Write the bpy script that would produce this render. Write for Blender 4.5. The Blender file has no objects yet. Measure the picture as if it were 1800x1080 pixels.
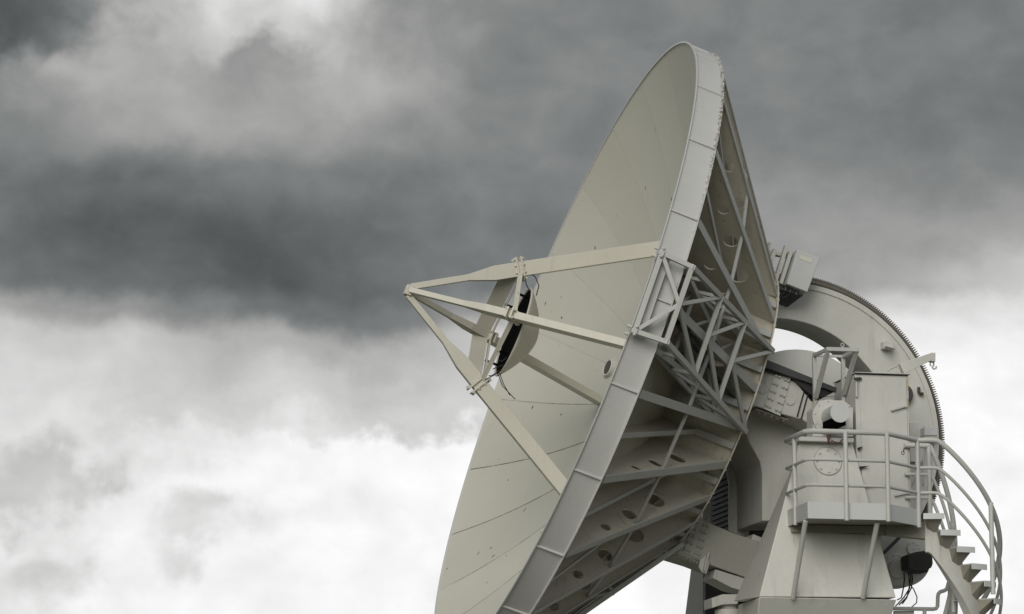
import bpy, math, random
from mathutils import Vector, Matrix, geometry
random.seed(7)
PI = math.pi
sc = bpy.context.scene
COL = sc.collection
V = Vector

# ------------------------------------------------------------------ camera
PITCH = math.radians(10)
FPX = 5850.0                                   # focal length in pixels of an 1800 px wide picture
EYE = V((0, 0, 1.7))
RT, FW, UP = V((1, 0, 0)), V((0, math.cos(PITCH), math.sin(PITCH))), V((0, -math.sin(PITCH), math.cos(PITCH)))
cd = bpy.data.cameras.new('camera'); cam = bpy.data.objects.new('camera', cd); COL.objects.link(cam)
cd.sensor_width = 36; cd.lens = 36 * FPX / 1800; cd.clip_end = 6000
cam.location = EYE; cam.rotation_euler = (PI / 2 + PITCH, 0, 0)
sc.camera = cam

# ------------------------------------------------------------------ sky: overcast cloud deck, laid out by compass bearing and height
SUN_AZ, SUN_EL = math.radians(196), math.radians(25)      # bearing clockwise from +Y
world = bpy.data.worlds.new('World'); sc.world = world; world.use_nodes = True
wt = world.node_tree; wn = wt.nodes; wl = wt.links; wn.clear()
def WM(op, a, b=None, clamp=False):
    n = wn.new('ShaderNodeMath'); n.operation = op; n.use_clamp = clamp
    for i, s in enumerate((a, b)):
        if s is None: continue
        if isinstance(s, (int, float)): n.inputs[i].default_value = s
        else: wl.new(s, n.inputs[i])
    return n.outputs[0]
def WMix(f, a, b):
    n = wn.new('ShaderNodeMix'); n.data_type = 'RGBA'
    for i, s in ((0, f), (6, a), (7, b)):
        if isinstance(s, (int, float)): n.inputs[i].default_value = s
        elif isinstance(s, tuple): n.inputs[i].default_value = s
        else: wl.new(s, n.inputs[i])
    return n.outputs[2]
def WNoise(scale, detail, rough, vec, off=(0, 0, 0), sc3=(1, 1, 1), dist=0.0):
    m = wn.new('ShaderNodeMapping'); m.inputs['Location'].default_value = off; m.inputs['Scale'].default_value = sc3
    wl.new(vec, m.inputs[0])
    n = wn.new('ShaderNodeTexNoise'); n.inputs['Scale'].default_value = scale; n.inputs['Detail'].default_value = detail
    n.inputs['Roughness'].default_value = rough; n.inputs['Distortion'].default_value = dist
    wl.new(m.outputs[0], n.inputs['Vector']); return n.outputs[0]
def smooth(x, lo, hi):
    n = wn.new('ShaderNodeMapRange'); n.interpolation_type = 'SMOOTHSTEP'
    wl.new(x, n.inputs[0]); n.inputs[1].default_value = lo; n.inputs[2].default_value = hi
    return n.outputs[0]
tcw = wn.new('ShaderNodeTexCoord'); dirv = tcw.outputs['Generated']
sep = wn.new('ShaderNodeSeparateXYZ'); wl.new(dirv, sep.inputs[0])
bear = WM('ARCTAN2', sep.outputs[0], sep.outputs[1]); hgt = WM('ARCSINE', sep.outputs[2])
# bearing and height in degrees*10 of arc, warped by noise so that cloud edges billow
wx = WM('SUBTRACT', WNoise(34, 6, .54, dirv, (3.1, 0, 0)), .5); wy = WM('SUBTRACT', WNoise(38, 6, .54, dirv, (0, 7.7, 2)), .5)
wy2 = WM('SUBTRACT', WNoise(13, 2, .5, dirv, (4, 2, 6)), .5)
wx2 = WM('SUBTRACT', WNoise(10, 2, .5, dirv, (1.1, 5, 0)), .5)
v0_ = WM('ADD', WM('MULTIPLY', WM('SUBTRACT', hgt, PITCH), -5850.0), 540.0)
crisp = WM('ADD', .42, WM('MULTIPLY', smooth(WM('ABSOLUTE', WM('SUBTRACT', v0_, 430.0)), 150, 320), .75))
wx = WM('MULTIPLY', wx, crisp); wy = WM('MULTIPLY', wy, crisp)
low_ = smooth(v0_, 640.0, 760.0)
wx3 = WM('MULTIPLY', WM('SUBTRACT', WNoise(110, 6, .62, dirv, (6, 0, 3)), .5), low_); wy3 = WM('MULTIPLY', WM('SUBTRACT', WNoise(120, 6, .62, dirv, (0, 3, 8)), .5), low_)
wx = WM('ADD', wx, WM('MULTIPLY', wx3, .22)); wy = WM('ADD', wy, WM('MULTIPLY', wy3, .20))
uu = WM('ADD', WM('ADD', WM('MULTIPLY', bear, 5760.0), 900.0), WM('ADD', WM('MULTIPLY', wx, 330.0), WM('MULTIPLY', wx2, 60.0)))
vv = WM('ADD', WM('ADD', WM('MULTIPLY', WM('SUBTRACT', hgt, PITCH), -5850.0), 540.0), WM('ADD', WM('MULTIPLY', wy, 240.0), WM('MULTIPLY', wy2, 90.0)))
un = WM('DIVIDE', WM('ADD', uu, 100), 2000.0, True)
ROWS = [  # height row : (bearing, display grey) pairs of the cloud deck
 (-40, [(0, 70), (100, 95), (190, 130), (300, 195), (400, 230), (520, 232), (600, 200), (690, 140), (800, 128), (1000, 120), (1300, 120), (1500, 112), (1800, 112)]),
 (60,  [(0, 70), (100, 85), (180, 118), (260, 175), (330, 195), (400, 200), (500, 205), (590, 190), (680, 145), (800, 130), (1000, 118), (1300, 124), (1500, 112), (1800, 106)]),
 (130, [(0, 118), (90, 140), (170, 172), (270, 168), (350, 140), (420, 138), (520, 160), (620, 168), (720, 148), (820, 128), (1000, 116), (1300, 124), (1500, 110), (1800, 102)]),
 (240, [(0, 128), (110, 130), (220, 156), (320, 160), (420, 156), (520, 152), (620, 143), (720, 134), (850, 122), (1000, 118), (1300, 126), (1450, 122), (1600, 106), (1800, 106)]),
 (330, [(0, 106), (100, 94), (200, 92), (320, 100), (430, 108), (540, 114), (650, 120), (800, 120), (1000, 118), (1300, 128), (1480, 130), (1620, 122), (1720, 112), (1800, 118)]),
 (420, [(0, 96), (100, 82), (200, 76), (300, 74), (420, 74), (520, 80), (620, 90), (740, 102), (880, 108), (1100, 120), (1400, 148), (1500, 144), (1640, 138), (1800, 150)]),
 (500, [(0, 112), (90, 100), (180, 92), (300, 86), (420, 78), (520, 74), (600, 80), (700, 92), (800, 104), (1000, 120), (1400, 150), (1560, 156), (1640, 180), (1800, 195)]),
 (545, [(0, 165), (100, 150), (200, 140), (320, 125), (420, 108), (500, 92), (580, 94), (660, 112), (780, 130), (1000, 150), (1400, 190), (1560, 195), (1640, 215), (1800, 226)]),
 (600, [(0, 200), (100, 202), (200, 196), (320, 190), (420, 178), (520, 166), (600, 162), (700, 174), (800, 186), (1000, 210), (1400, 232), (1560, 226), (1640, 236), (1800, 243)]),
 (680, [(0, 212), (100, 208), (250, 200), (400, 200), (520, 203), (640, 198), (760, 194), (860, 203), (1000, 225), (1400, 244), (1800, 247)]),
 (732, [(0, 216), (100, 213), (230, 208), (400, 208), (480, 214), (560, 224), (640, 206), (760, 204), (860, 210), (1000, 235), (1400, 248), (1800, 249)]),
 (775, [(0, 218), (90, 222), (200, 222), (300, 224), (420, 228), (520, 240), (640, 250), (760, 250), (1000, 248), (1400, 250), (1800, 250)]),
 (835, [(0, 196), (90, 190), (165, 192), (215, 236), (300, 240), (380, 242), (500, 247), (640, 250), (900, 250), (1400, 251), (1800, 250)]),
 (900, [(0, 194), (60, 196), (120, 206), (170, 238), (280, 240), (340, 206), (440, 204), (490, 240), (640, 248), (900, 248), (1400, 250), (1800, 249)]),
 (955, [(0, 232), (60, 222), (130, 230), (200, 242), (320, 222), (400, 206), (450, 226), (520, 244), (640, 248), (900, 248), (1400, 249), (1800, 248)]),
 (1015,[(0, 226), (60, 202), (130, 202), (180, 236), (330, 244), (430, 240), (520, 243), (640, 248), (900, 248), (1400, 248), (1800, 246)]),
 (1120,[(0, 232), (120, 236), (400, 240), (700, 244), (1100, 244), (1800, 242)]),
]
def lin(g):
    g /= 255.0
    return ((g + .055) / 1.055) ** 2.4 if g > .04045 else g / 12.92
LIFT = [(50, 26), (75, 21), (100, 17), (120, 9), (145, 8), (180, 5), (200, 3), (230, 2), (256, 0)]
def lift(u, g):
    for (a, da), (b, db) in zip(LIFT, LIFT[1:]):
        if a <= g <= b: g2 = g + da + (db - da) * (g - a) / (b - a); break
    return g2 + (max(0, min(1, (u - 1200) / 250)) * 5 if g < 150 else 0)
ROWS = [(v, [(u, lift(u, g)) for u, g in st]) for v, st in ROWS]
prev = None
for i, (v0, stops) in enumerate(ROWS):
    rp = wn.new('ShaderNodeValToRGB'); wl.new(un, rp.inputs[0]); cr = rp.color_ramp; cr.interpolation = 'B_SPLINE'
    while len(cr.elements) < len(stops): cr.elements.new(.5)
    for e_, (u0, g) in zip(cr.elements, stops):
        e_.position = (u0 + 100) / 2000.0; e_.color = (g / 255.0,) * 3 + (1,)
    if prev is None: prev = rp.outputs[0]
    else: prev = WMix(smooth(vv, ROWS[i - 1][0], v0), prev, rp.outputs[0])
bw = wn.new('ShaderNodeRGBToBW'); wl.new(prev, bw.inputs[0])
fine = WM('SUBTRACT', WNoise(56, 7, .52, dirv, (0, 0, 4), (1, 1, 1.4), .3), .5)
med = WM('SUBTRACT', WNoise(24, 6, .55, dirv, (9, 1, 0), (1, 1, 1.4)), .5)
disp = WM('ADD', bw.outputs[0], WM('ADD', WM('MULTIPLY', fine, .13), WM('MULTIPLY', med, .12)), True)
lum = WM('POWER', disp, 2.25)
tint = wn.new('ShaderNodeValToRGB'); wl.new(disp, tint.inputs[0])
tint.color_ramp.elements[0].position = .25; tint.color_ramp.elements[0].color = (.885, .98, 1.01, 1)
tint.color_ramp.elements[1].position = .95; tint.color_ramp.elements[1].color = (1.0, 1.0, 1.0, 1)
for p_, c_ in ((.45, (.925, .99, 1.005, 1)), (.62, (1.0, 1.0, .985, 1)), (.8, (1.0, .995, .99, 1))):
    q_ = tint.color_ramp.elements.new(p_); q_.color = c_
vm = wn.new('ShaderNodeVectorMath'); vm.operation = 'SCALE'; wl.new(tint.outputs[0], vm.inputs[0]); wl.new(lum, vm.inputs[3])
# the rest of the dome: broken grey overcast, over a clear sky seen faintly through it
nish = wn.new('ShaderNodeTexSky'); nish.sky_type = 'NISHITA'; nish.sun_disc = False
nish.sun_elevation = SUN_EL; nish.sun_rotation = SUN_AZ; nish.dust_density = 3
nsc = wn.new('ShaderNodeVectorMath'); nsc.operation = 'SCALE'; wl.new(nish.outputs[0], nsc.inputs[0]); nsc.inputs[3].default_value = .08
deck = wn.new('ShaderNodeValToRGB'); wl.new(WNoise(2.6, 6, .55, dirv, (2, 2, 0), (1, 1, 2)), deck.inputs[0])
deck.color_ramp.elements[0].position = .3; deck.color_ramp.elements[0].color = (.36, .39, .41, 1)
deck.color_ramp.elements[1].position = .7; deck.color_ramp.elements[1].color = (.95, .96, .97, 1)
band = wn.new('ShaderNodeMapRange'); wl.new(hgt, band.inputs[0])      # the deck is thin and bright near the horizon, thick and dark overhead
for i_, v_ in ((1, .25), (2, .9), (3, .62), (4, .56)): band.inputs[i_].default_value = v_
dsc = wn.new('ShaderNodeVectorMath'); dsc.operation = 'SCALE'; wl.new(deck.outputs[0], dsc.inputs[0]); wl.new(band.outputs[0], dsc.inputs[3])
dome = WMix(.9, nsc.outputs[0], dsc.outputs[0])
absb = WM('ABSOLUTE', bear)
inwin = WM('MULTIPLY', WM('SUBTRACT', 1.0, smooth(absb, .24, .5)), WM('SUBTRACT', 1.0, smooth(hgt, .30, .5)))
bgc = WMix(inwin, dome, vm.outputs[0])
bg = wn.new('ShaderNodeBackground'); bg.inputs[1].default_value = .748; wl.new(bgc, bg.inputs[0])
wo = wn.new('ShaderNodeOutputWorld'); wl.new(bg.outputs[0], wo.inputs[0])

sd = bpy.data.lights.new('sun', 'SUN'); sun = bpy.data.objects.new('sun', sd); COL.objects.link(sun)
sd.energy = 1.5; sd.angle = math.radians(40); sd.color = (1, .975, .92)
sdir = V((math.sin(SUN_AZ) * math.cos(SUN_EL), math.cos(SUN_AZ) * math.cos(SUN_EL), math.sin(SUN_EL)))
sun.rotation_euler = sdir.to_track_quat('Z', 'Y').to_euler()
sc.view_settings.view_transform = 'Standard'; sc.view_settings.look = 'None'
sc.view_settings.exposure = 0.42; sc.view_settings.gamma = 1

# ------------------------------------------------------------------ frames of the antenna
AZ, EL = math.radians(192.256), math.radians(19.527)
A = V((math.cos(EL) * math.cos(AZ), math.cos(EL) * math.sin(AZ), math.sin(EL)))   # the way the dish looks
E = V((-A.y, A.x, 0)).normalized()
if E.y > 0: E = -E                                                                 # along the elevation axis, to the viewer's side
VU = A.cross(E); F = V((A.x, A.y, 0)).normalized(); Z = V((0, 0, 1))
def ray(x, y): return FW + RT * ((x - 900) / FPX) + UP * ((540 - y) / FPX)
C = EYE + ray(985.4, 616.5) * 45.0            # centre of the rim
R = 4.4935
O = C - A * 3.31                               # on the elevation axis
GROUND = 0.0
def P(x, y, e):                                # point of the vertical plane lying e metres to the viewer's side of the dish axis
    d = ray(x, y); return EYE + d * (((C + E * e - EYE).dot(E)) / d.dot(E))
def Pz(x, y, z):                               # point at height z
    d = ray(x, y); return EYE + d * ((z - EYE.z) / d.z)
def FE(f, e, z): return V((O.x, O.y, 0)) + F * f + E * e + Z * z
def D(r, ph, t):                               # dish polar coordinates: radius, angle (degrees), metres behind the rim plane
    p = math.radians(ph); return C + (E * math.cos(p) - VU * math.sin(p)) * r - A * t
DEPTH = 1.5
def zs(r): return DEPTH * (1 - (r / R) ** 2)

# ------------------------------------------------------------------ materials
def node_mat(name):
    m = bpy.data.materials.new(name); m.use_nodes = True; m.node_tree.nodes.clear()
    t = m.node_tree; b = t.nodes.new('ShaderNodeBsdfPrincipled'); o = t.nodes.new('ShaderNodeOutputMaterial')
    t.links.new(b.outputs[0], o.inputs[0]); return m, t, b
class NT:
    def __init__(s, t): s.t = t
    def put(s, sock, val):
        if isinstance(val, (int, float)): sock.default_value = val
        elif isinstance(val, tuple): sock.default_value = val if len(val) == 4 or sock.type == 'VECTOR' else val + (1,)
        else: s.t.links.new(val, sock)
    def math(s, op, a, b=0.0, clamp=False):
        n = s.t.nodes.new('ShaderNodeMath'); n.operation = op; n.use_clamp = clamp; s.put(n.inputs[0], a); s.put(n.inputs[1], b); return n.outputs[0]
    def mix(s, f, a, b, mode='MIX'):
        n = s.t.nodes.new('ShaderNodeMix'); n.data_type = 'RGBA'; n.blend_type = mode
        s.put(n.inputs[0], f); s.put(n.inputs[6], a); s.put(n.inputs[7], b); return n.outputs[2]
    def noise(s, vec, scale, detail=5, rough=.6, sc3=(1, 1, 1), off=(0, 0, 0), dist=0):
        m = s.t.nodes.new('ShaderNodeMapping'); m.inputs['Scale'].default_value = sc3; m.inputs['Location'].default_value = off
        s.put(m.inputs[0], vec)
        n = s.t.nodes.new('ShaderNodeTexNoise'); n.inputs['Scale'].default_value = scale; n.inputs['Detail'].default_value = detail
        n.inputs['Roughness'].default_value = rough; n.inputs['Distortion'].default_value = dist
        s.put(n.inputs['Vector'], m.outputs[0]); return n.outputs[0]
    def step(s, x, lo, hi):
        n = s.t.nodes.new('ShaderNodeMapRange'); n.interpolation_type = 'SMOOTHSTEP'
        s.put(n.inputs[0], x); n.inputs[1].default_value = lo; n.inputs[2].default_value = hi; return n.outputs[0]
def paint(name, col, rough=.5, var=.16, streak=.22, specks=.0, dirt=(.16, .13, .09), metal=0.0, bump=.04, rust=.0):
    m, t, b = node_mat(name); k = NT(t)
    g = t.nodes.new('ShaderNodeNewGeometry').outputs['Position']
    n1 = k.noise(g, .9, 6, .6); n2 = k.noise(g, 7, 5, .65, (1, 1, .10), (3, 1, 2)); n3 = k.noise(g, 22, 6, .7)
    c = k.mix(k.math('MULTIPLY', k.step(n1, .30, .70), var), col, tuple(x * .62 for x in col))
    c = k.mix(k.math('MULTIPLY', k.step(n2, .55, .80), streak), c, dirt)
    c = k.mix(k.math('MULTIPLY', k.step(n3, .52, .75), var * .6), c, tuple(x * .7 for x in dirt))
    if rust:
        n5 = k.noise(g, 9, 4, .6, (1, 1, .045), (2, 9, 4)); n6 = k.noise(g, 1.1, 3, .5, (1, 1, 1), (7, 1, 1))
        c = k.mix(k.math('MULTIPLY', k.math('MULTIPLY', k.step(n5, .60, .72), k.step(n6, .42, .62)), rust), c, (.15, .10, .055))
        n7 = k.noise(g, 2.2, 3, .5, (1, 1, .8), (1, 8, 3))
        c = k.mix(k.math('MULTIPLY', k.step(n7, .57, .60), .14), c, tuple(min(.75, x * 1.22) for x in col))
    if specks:
        n4 = k.noise(g, 34, 3, .6, (1, 1, 1), (5, 5, 5))
        c = k.mix(k.math('MULTIPLY', k.step(n4, .68, .74), specks), c, (.07, .05, .03))
    k.put(b.inputs['Base Color'], c); b.inputs['Metallic'].default_value = metal
    k.put(b.inputs['Roughness'], k.math('ADD', k.math('MULTIPLY', n3, .3), rough - .15))
    bp = t.nodes.new('ShaderNodeBump'); bp.inputs['Strength'].default_value = .25; bp.inputs['Distance'].default_value = bump * .2
    k.put(bp.inputs['Height'], k.noise(g, 3.0, 4, .55)); t.links.new(bp.outputs[0], b.inputs['Normal'])
    return m
M = {}
M['main'] = paint('weathered_paint', (.56, .555, .515), .5, .22, .25, .4, rust=.42)
M['tower'] = paint('tower_paint', (.61, .605, .56), .5, .24, .3, .3, rust=.5)
M['rib'] = paint('back_structure_paint', (.57, .535, .45), .6, .35, .42, .4, (.17, .12, .07), rust=.5)
M['lattice'] = paint('lattice_paint', (.43, .435, .41), .5, .2, .2, .2)
M['galv'] = paint('railing_paint', (.50, .505, .475), .45, .2, .15, .2)
M['feed'] = paint('feed_leg_paint', (.55, .53, .455), .5, .14, .18, .2)
M['black'] = paint('black_rubber', (.018, .018, .018), .6, .2, .1)
M['under'] = paint('underside_shade_paint', (.30, .285, .235), .6, .3, .3, .3)  # underside shade put into the colour; also used for the cover gasket
M['arm'] = paint('arm_shade_paint', (.40, .395, .345), .5, .25, .3, .3, rust=.4)  # lower arm's shade put into a darker copy of the main paint
M['void'] = paint('matt_black', (.003, .003, .003), .9, .0, .0)
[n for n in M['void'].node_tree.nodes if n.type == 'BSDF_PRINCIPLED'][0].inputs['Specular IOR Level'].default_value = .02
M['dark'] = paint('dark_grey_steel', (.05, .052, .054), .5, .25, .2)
M['gear'] = paint('greasy_gear_steel', (.06, .05, .038), .55, .5, .4, .3, (.14, .08, .04))
M['rack'] = paint('worn_rack_steel', (.15, .14, .115), .5, .5, .4, .3, (.14, .08, .04))
M['grey'] = paint('pale_grey_enamel', (.55, .56, .55), .45, .12, .12, .1)
M['cable'] = paint('cable_sheath', (.02, .018, .018), .5, .1, .1)
M['red'] = paint('red_cable', (.10, .03, .025), .5, .1, .1)
M['yellow'] = paint('faded_yellow_tape', (.42, .30, .08), .6, .3, .3)
M['label'] = paint('worn_label', (.66, .66, .58), .6, .5, .2, .3)

def rim_mat():
    m = paint('rim_paint', (.51, .512, .495), .45, .14, .10, .35); t = m.node_tree; k = NT(t)
    b = [n for n in t.nodes if n.type == 'BSDF_PRINCIPLED'][0]; old = b.inputs['Base Color'].links[0].from_socket
    ob = t.nodes.new('ShaderNodeTexCoord').outputs['Object']; sp = t.nodes.new('ShaderNodeSeparateXYZ'); k.put(sp.inputs[0], ob)
    # rust and lichen grow along the back edge of the band, most on its upper half
    back = k.step(sp.outputs[2], 3.01, 2.93); upper = k.step(sp.outputs[1], .3, 3.2)
    n = k.noise(ob, 22, 6, .75); spots = k.noise(ob, 40, 2, .5)
    rust = k.math('MULTIPLY', k.step(k.math('ADD', n, k.math('MULTIPLY', back, .20)), .66, .74), k.math('ADD', k.math('MULTIPLY', upper, .8), .05))
    rust = k.math('MULTIPLY', rust, k.math('ADD', back, .06), True)
    c = k.mix(rust, old, (.10, .075, .045))
    dots = k.math('MULTIPLY', k.step(spots, .69, .72), k.math('MULTIPLY', upper, k.step(k.noise(ob, 1.6, 2, .5), .42, .6)))
    c = k.mix(k.math('MULTIPLY', dots, .8), c, (.09, .075, .055))
    k.put(b.inputs['Base Color'], c); return m
M['rim'] = rim_mat()

def dish_mat():
    m, t, b = node_mat('reflector_paint'); k = NT(t)
    ob = t.nodes.new('ShaderNodeTexCoord').outputs['Object']; sp = t.nodes.new('ShaderNodeSeparateXYZ'); k.put(sp.inputs[0], ob)
    x, y = sp.outputs[0], sp.outputs[1]
    ang = k.math('DIVIDE', k.math('ARCTAN2', y, x), 2 * PI / 24); rr = k.math('SQRT', k.math('ADD', k.math('MULTIPLY', x, x), k.math('MULTIPLY', y, y)))
    fr = k.math('FRACT', k.math('ADD', ang, 100.5)); dist = k.math('MULTIPLY', k.math('ABSOLUTE', k.math('SUBTRACT', fr, .5)), k.math('MULTIPLY', rr, 2 * PI / 24))
    line = k.step(dist, .011, .004)
    patch = k.step(k.noise(ob, 1.4, 5, .7, (1, 1, 1), (4, 2, 1)), .32, .50)
    lower = k.step(k.math('ADD', y, k.math('MULTIPLY', k.noise(ob, .8, 3, .5), 2.0)), 1.9, .2)
    circ = k.step(k.math('ABSOLUTE', k.math('SUBTRACT', rr, 2.75)), .008, .003)
    wobble = k.noise(ob, 5, 4, .7)
    seam = k.math('MULTIPLY', line, k.math('MULTIPLY', patch, k.math('ADD', k.math('MULTIPLY', lower, .80), .20)), True)
    wnn = t.nodes.new('ShaderNodeTexWhiteNoise'); wnn.noise_dimensions = '1D'; k.put(wnn.inputs['W'], k.math('FLOOR', k.math('ADD', ang, 100.0)))
    base = k.mix(k.math('MULTIPLY', wnn.outputs[0], .75), (.485, .478, .41), (.43, .424, .362))
    n1 = k.noise(ob, .55, 6, .6); n2 = k.noise(ob, 5, 5, .65, (1, .12, 1)); n3 = k.noise(ob, 26, 5, .7)
    base = k.mix(k.math('MULTIPLY', k.step(n1, .35, .7), .16), base, (.36, .35, .28))
    base = k.mix(k.math('MULTIPLY', k.step(n2, .56, .8), .16), base, (.30, .26, .17))
    base = k.mix(k.math('MULTIPLY', k.step(n3, .6, .8), .12), base, (.22, .19, .13))
    base = k.mix(k.math('MULTIPLY', circ, k.math('MULTIPLY', patch, .12)), base, (.2, .17, .12))
    base = k.mix(k.math('MULTIPLY', seam, k.math('ADD', .35, k.math('MULTIPLY', k.step(wobble, .30, .55), .65))), base, (.07, .055, .035))
    chips = k.noise(ob, 11, 2, .5, (1, .45, 1), (8, 3, 1)); base = k.mix(k.step(chips, .745, .765), base, (.06, .05, .035))
    k.put(b.inputs['Base Color'], base); b.inputs['Roughness'].default_value = .55
    bp = t.nodes.new('ShaderNodeBump'); bp.inputs['Strength'].default_value = .2; bp.inputs['Distance'].default_value = .01
    k.put(bp.inputs['Height'], k.noise(ob, 1.6, 4, .5)); t.links.new(bp.outputs[0], b.inputs['Normal'])
    return m
M['dish'] = dish_mat()
def grass_mat():
    m, t, b = node_mat('short_grass'); k = NT(t); g = t.nodes.new('ShaderNodeNewGeometry').outputs['Position']
    c = k.mix(k.step(k.noise(g, .15, 6, .6), .35, .65), (.035, .052, .016), (.055, .062, .024))
    c = k.mix(k.math('MULTIPLY', k.step(k.noise(g, 9, 5, .7), .4, .7), .5), c, (.03, .045, .015))
    k.put(b.inputs['Base Color'], c); b.inputs['Roughness'].default_value = .9; return m
M['grass'] = grass_mat()
M['concrete'] = paint('concrete', (.27, .26, .24), .8, .3, .1, .2)

# ------------------------------------------------------------------ mesh builder
class MB:
    def __init__(s): s.v = []; s.f = []
    def add(s, pts, faces):
        o = len(s.v); s.v += [V(p) for p in pts]; s.f += [tuple(i + o for i in f) for f in faces]; return s
    def poly(s, pts): return s.add(pts, [tuple(range(len(pts)))])
    def prism(s, pts, vec):
        n = len(pts); vec = V(vec)
        return s.add(list(pts) + [V(p) + vec for p in pts],
                     [tuple(range(n))[::-1], tuple(range(n, 2 * n))] + [(i, (i + 1) % n, (i + 1) % n + n, i + n) for i in range(n)])
    def hexa(s, a, b):                      # two quads joined
        return s.add(list(a) + list(b), [(3, 2, 1, 0), (4, 5, 6, 7)] + [(i, (i + 1) % 4, (i + 1) % 4 + 4, i + 4) for i in range(4)])
    def loft(s, a, b):
        n = len(a)
        return s.add(list(a) + list(b), [tuple(range(n))[::-1], tuple(range(n, 2 * n))] + [(i, (i + 1) % n, (i + 1) % n + n, i + n) for i in range(n)])
    def box(s, c, ax, ay, az):              # centre and half-axis vectors
        q = [c - ax - ay - az, c + ax - ay - az, c + ax + ay - az, c - ax + ay - az]
        return s.prism(q, az * 2)
    def bar(s, p, q, w, h, up=Z, ext=0):    # w across, h along up
        d = (q - p).normalized(); up = V(up); side = d.cross(up).normalized(); u = side.cross(d).normalized()
        p = p - d * ext; q = q + d * ext
        c = [side * (w / 2) * i + u * (h / 2) * j for i, j in ((-1, -1), (1, -1), (1, 1), (-1, 1))]
        return s.hexa([p + k for k in c], [q + k for k in c])
    def tube(s, p, q, r, n=12): return s.path([p, q], r, n)
    def path(s, pts, r, n=10, closed=False):
        pts = [V(p) for p in pts]; m = len(pts); rings = []
        t0 = (pts[1] - pts[0]).normalized(); ref = Z if abs(t0.z) < .9 else V((1, 0, 0)); u = t0.cross(ref).normalized()
        for i, p in enumerate(pts):
            a = pts[max(i - 1, 0)]; b = pts[min(i + 1, m - 1)]; t = (b - a).normalized()
            u = (u - t * u.dot(t)).normalized(); w = t.cross(u)
            rings.append([p + (u * math.cos(2 * PI * k / n) + w * math.sin(2 * PI * k / n)) * r for k in range(n)])
        o = [x for rg in rings for x in rg]; fs = []
        for i in range(m - 1):
            for k in range(n): fs.append((i * n + k, i * n + (k + 1) % n, (i + 1) * n + (k + 1) % n, (i + 1) * n + k))
        fs.append(tuple(range(n))[::-1]); fs.append(tuple((m - 1) * n + k for k in range(n)))
        return s.add(o, fs)
    def lathe(s, o, ax, ref, prof, n=48, a0=0., a1=360., close=False):   # prof: (radius, along axis); angle from ref towards ax x ref
        ax = V(ax).normalized(); x = (V(ref) - ax * V(ref).dot(ax)).normalized(); y = ax.cross(x); full = abs(a1 - a0) > 359.9
        cnt = n if full else n + 1; pts = []
        for i in range(cnt):
            a = math.radians(a0 + (a1 - a0) * i / n)
            for r, t in prof: pts.append(o + (x * math.cos(a) + y * math.sin(a)) * r + ax * t)
        m = len(prof); fs = []
        for i in range(n):
            j = (i + 1) % cnt
            for k in range(m if close else m - 1):
                k2 = (k + 1) % m; fs.append((i * m + k, j * m + k, j * m + k2, i * m + k2))
        if not full and close: fs += [tuple(range(m)), tuple((cnt - 1) * m + k for k in range(m))[::-1]]
        return s.add(pts, fs)
    def disc(s, o, ax, r, h, n=40):          # solid short cylinder from o along ax
        return s.lathe(o, ax, Z if abs(V(ax).normalized().z) < .9 else V((1, 0, 0)), [(0.0005, 0), (r, 0), (r, h), (0.0005, h)], n)
    def bolt(s, p, nrm, r=.02, h=.018):
        return s.lathe(p, nrm, Z if abs(V(nrm).z) < .9 else V((1, 0, 0)), [(r, 0), (r, h * .55), (r * .6, h), (.0003, h * 1.08)], 8)
    def build(s, name, mat, parent=None, bevel=0, smooth=35, label=None):
        inv = wm(parent).inverted() if parent is not None else Matrix.Identity(4)
        me = bpy.data.meshes.new(name); me.from_pydata([inv @ p for p in s.v], [], s.f)
        import bmesh
        bm = bmesh.new(); bm.from_mesh(me); bmesh.ops.remove_doubles(bm, verts=bm.verts, dist=1e-5)
        bmesh.ops.recalc_face_normals(bm, faces=bm.faces); bm.to_mesh(me); bm.free()
        me.polygons.foreach_set('use_smooth', [True] * len(me.polygons)); me.set_sharp_from_angle(angle=math.radians(smooth))
        me.materials.append(M[mat] if isinstance(mat, str) else mat)
        o = bpy.data.objects.new(name, me); COL.objects.link(o)
        WMAT[o.name] = wm(parent) if parent is not None else Matrix.Identity(4)
        if parent is not None: o.parent = parent
        if bevel:
            b = o.modifiers.new('bevel', 'BEVEL'); b.width = bevel; b.segments = 2; b.limit_method = 'ANGLE'; b.angle_limit = math.radians(40)
            b.harden_normals = False
        if label: o['label'] = label
        return o
WMAT = {}
def wm(o): return WMAT[o.name]
def thing(name, label, cat, loc, rot=None, group=None):
    o = bpy.data.objects.new(name, None); COL.objects.link(o); o.empty_display_size = .3
    mt = Matrix.Translation(loc) @ (rot.to_4x4() if rot else Matrix.Identity(4))
    o.matrix_world = mt; o.location = mt.to_translation(); o.rotation_euler = mt.to_euler(); WMAT[o.name] = mt
    o['label'] = label; o['category'] = cat
    if group: o['group'] = group
    return o
def struct(o): o['kind'] = 'structure'; return o
def part_copy(o, parent, rz):               # a part and its sub-parts, turned about the dish axis
    c = o.copy(); COL.objects.link(c); c.parent = parent; c.rotation_euler = (0, 0, rz)
    for ch in [x for x in list(bpy.data.objects) if x.parent == o]:
        d = ch.copy(); COL.objects.link(d); d.parent = c
    return c

# ------------------------------------------------------------------ ground
g = MB(); n = 96; g.add([V((0, 40, GROUND))] + [V((2500 * math.cos(2 * PI * i / n), 40 + 2500 * math.sin(2 * PI * i / n), GROUND)) for i in range(n)],
      [(0, 1 + i, 1 + (i + 1) % n) for i in range(n)])
struct(g.build('ground', 'grass'))
g = MB(); base_c = FE(0, 0, 0); g.disc(V((base_c.x, base_c.y, .004)), Z, 8, .15, 96); struct(g.build('concrete_apron', 'concrete'))

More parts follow.
